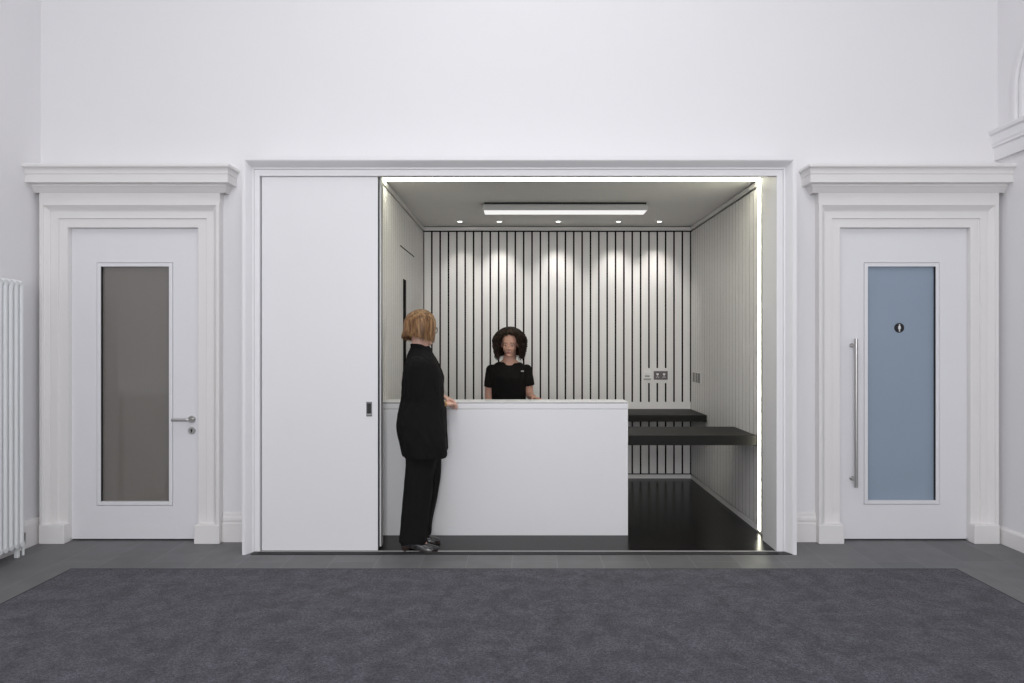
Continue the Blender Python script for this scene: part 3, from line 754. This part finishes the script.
# flared front corner and patch pocket
limb(b, [(-.548, 4.882, 1.0), (-.540, 4.892, .85), (-.536, 4.902, .72), (-.532, 4.902, .69)], [.014, .018, .020, .014], 12)
fj = folds(.0095, (7, 7, 5.5), 2.0)
solidify(b, 'jacket', [M['jacket']], pv, .0065, 4, push=fj)
# trousers
b = MB(); loft(b, [(-.712, 4.874, .56, .16, .10), (-.708, 4.874, .66, .180, .122), (-.712, 4.874, .80, .186, .136), (-.712, 4.874, .92, .178, .134)], yw)
for rg in ([(-.708, 4.794, .72, .090, .108), (-.708, 4.794, .60, .088, .108), (-.724, 4.792, .44, .082, .102), (-.738, 4.790, .30, .080, .100), (-.750, 4.788, .15, .080, .098), (-.757, 4.787, .060, .080, .096)],
           [(-.690, 4.960, .72, .090, .106), (-.682, 4.960, .60, .088, .105), (-.690, 4.962, .44, .080, .098), (-.710, 4.964, .30, .078, .094), (-.738, 4.966, .15, .076, .090), (-.748, 4.967, .065, .076, .088)]):
    loft(b, rg, R(3), 24, 2.1)
solidify(b, 'trousers', [M['trousers']], pv, .0065, 4, push=folds(.008, (9, 9, 3.2), 5.0))
shoe('shoe', pv, (-.838, 4.784), R(-2), .262, FZ); shoe('shoe', pv, (-.850, 4.967), R(2), .262, FZ)
hair('hair', M['bob'], pv, hd1, 460, .018, .016, .0050, .108, R(58), flick=.020, seed=5, fr=R(47), nape=.30)
# glasses
b = MB()
for q in (1, -1):
    b.tube([hd1.P(.101-.012*abs(math.cos(a))*(1 if math.cos(a)*q > 0 else .2), q*.034+.0255*math.cos(a), -.002+.020*math.sin(a)) for a in [k*2*PI/24 for k in range(25)]], .0026, 6)
    b.tube([hd1.P(.090, q*.060, .006), hd1.P(.05, q*.0765, .006), hd1.P(-.005, q*.083, .004), hd1.P(-.022, q*.082, -.014)], .0026, 6)
b.tube([hd1.P(.101, -.010, .004), hd1.P(.105, 0, .007), hd1.P(.101, .010, .004)], .0018, 6)
b.obj('glasses', M['gap'], pv, True)
b = MB(); wd = Vector((.55, .83, -.02)).normalized(); wc = Vector(rw)+wd*.004; u_ = wd.cross(Vector((0, 0, 1))).normalized(); v_ = u_.cross(wd)
b.tube([wc+u_*math.cos(a)*.031+v_*math.sin(a)*.025 for a in [k*2*PI/24 for k in range(25)]], .0045, 8)
b.obj('bracelet', M['gold'], pv, True)

# ---- receptionist behind the counter
Q0 = Vector((-.11, 6.14, FZ)); yq = R(-93)
hd2 = Head((-.100, 6.085, 1.450), R(-96), R(-9), .95)
pq = thing('person', Q0, 'woman with dark curly hair in black short-sleeved top standing behind the counter', 'person')
qrs, qre, qrw = (-.262, 6.145, 1.222), (-.290, 6.165, .985), (-.262, 6.040, .835)
qls, qle, qlw = (.046, 6.140, 1.228), (.078, 6.150, 1.000), (.108, 5.955, .985)
torso2 = [(-.11, 6.16, .78, .165, .11), (-.11, 6.16, .86, .172, .118), (-.11, 6.155, .96, .142, .100), (-.11, 6.14, 1.06, .142, .102), (-.108, 6.125, 1.15, .150, .108), (-.108, 6.13, 1.20, .150, .095), (-.108, 6.14, 1.245, .142, .075), (-.106, 6.14, 1.278, .10, .062), (-.105, 6.135, 1.315, .052, .05)]
b = MB(); loft(b, torso2, yq); hd2.build(b, (-.105, 6.13, 1.30))
limb(b, [qrs, qre, qrw], [.046, .037, .025]); limb(b, [qls, qle, qlw], [.046, .037, .025])
hand(b, qrw, (.10, -.80, -.32), (0, .3, -1), True, .25, .90); hand(b, qlw, (.55, -.75, -.12), (-.3, 0, -.9), False, .35, .90)
for s in (-1, 1):
    x = -.11+s*.085
    limb(b, [(x, 6.16, .84), (x, 6.15, .46), (x, 6.18, .09)], [.08, .053, .034]); b.tube([(x, 6.18, .09), (x, 6.12, .07), (x+s*.01, 6.06, .05)], [.03, .027, .018], 12)
solidify(b, 'body', BODY(M['skin2']), pq, .0031, 5, paint=hd2.paint)
tr = [(-.11, 6.16, .80, .180, .124), (-.11, 6.158, .87, .182, .126), (-.11, 6.153, .96, .153, .110), (-.11, 6.14, 1.06, .152, .113), (-.108, 6.125, 1.15, .160, .118), (-.108, 6.13, 1.20, .166, .108), (-.108, 6.140, 1.245, .160, .090), (-.107, 6.148, 1.272, .128, .078), (-.106, 6.154, 1.288, .106, .070)]
b = MB(); loft(b, tr, yq)
for s_, e_ in ((qrs, qre), (qls, qle)):
    s_ = Vector(s_); e_ = Vector(e_); limb(b, [s_+Vector((0, 0, -.006)), s_.lerp(e_, .35), s_.lerp(e_, .66)], [.052, .055, .053])
    ellipsoid(b, s_+Vector((0, 0, -.006)), (.053, .055, .048))
solidify(b, 'tee_shirt', [M['tee']], pq, .0045, 5, push=folds(.005, (9, 9, 6), 9.0))
b = MB(); loft(b, [(-.11, 6.16, .72, .17, .115), (-.11, 6.16, .86, .178, .124), (-.11, 6.157, .94, .155, .112)], yq)
for s in (-1, 1):
    x = -.11+s*.085; loft(b, [(x, 6.16, .82, .088, .098), (x, 6.155, .60, .080, .088), (x, 6.158, .40, .068, .076), (x, 6.17, .20, .062, .072), (x, 6.178, .075, .060, .070)], yq)
solidify(b, 'trousers', [M['trousers']], pq, .0065, 3, push=folds(.005, (9, 9, 3.2), 4.0))
for s in (-1, 1): shoe('shoe', pq, (-.11+s*.085, 6.225), R(-90+s*6), .245, FZ, .02)
hair('hair', M['curl'], pq, hd2, 560, .030, .044, .0050, .152, R(50), curl=.0135, turns=7.5, seed=11, fr=R(30))
b = MB(); b.box(.0, .026, 6.010, 6.020, 1.205, 1.217, .002); b.obj('badge', M['greyplastic'], pq)

# ------------------------------------------------------------------ light
def area(name, loc, rot, sx, sy, e, col):
    l = bpy.data.lights.new(name, 'AREA'); l.shape = 'RECTANGLE'; l.size = sx; l.size_y = sy; l.energy = e; l.color = col
    o = bpy.data.objects.new(name, l); C.objects.link(o); o.location = loc; o.rotation_euler = rot; return o
area('rooflight_daylight', ((SK[0]+SK[1])/2, (SK[2]+SK[3])/2, RH+.07), (0, 0, 0), 2.2, 3.5, 82, (.985, .985, 1))
for w, e in zip(WX, (34, 150, 34)): area('window_daylight', ((w[0]+w[1])/2, YB-.05, (WZ[0]+WZ[1])/2), (R(90), 0, 0), 1.3, 3.3, e, (.985, .985, 1))
w = bpy.data.worlds.new('sky'); S.world = w; w.use_nodes = True
w.node_tree.nodes['Background'].inputs[0].default_value = (.75, .85, 1, 1); w.node_tree.nodes['Background'].inputs[1].default_value = .3

# ------------------------------------------------------------------ camera
cd = bpy.data.cameras.new('camera'); cam = bpy.data.objects.new('camera', cd); C.objects.link(cam)
cam.location = (0, 0, EYE); cam.rotation_euler = (R(90), 0, 0)
cd.sensor_width = 36; cd.lens = 36*683/1024
cd.shift_x = -9/1024; cd.shift_y = 2.5/1024; cd.clip_start = .05
S.camera = cam
S.view_settings.view_transform = 'Standard'; S.view_settings.look = 'None'; S.view_settings.gamma = 1
S.view_settings.use_curve_mapping = False; S.view_settings.exposure = .14
S.cycles.use_denoising = True
S.cycles.max_bounces = 10; S.cycles.diffuse_bounces = 6
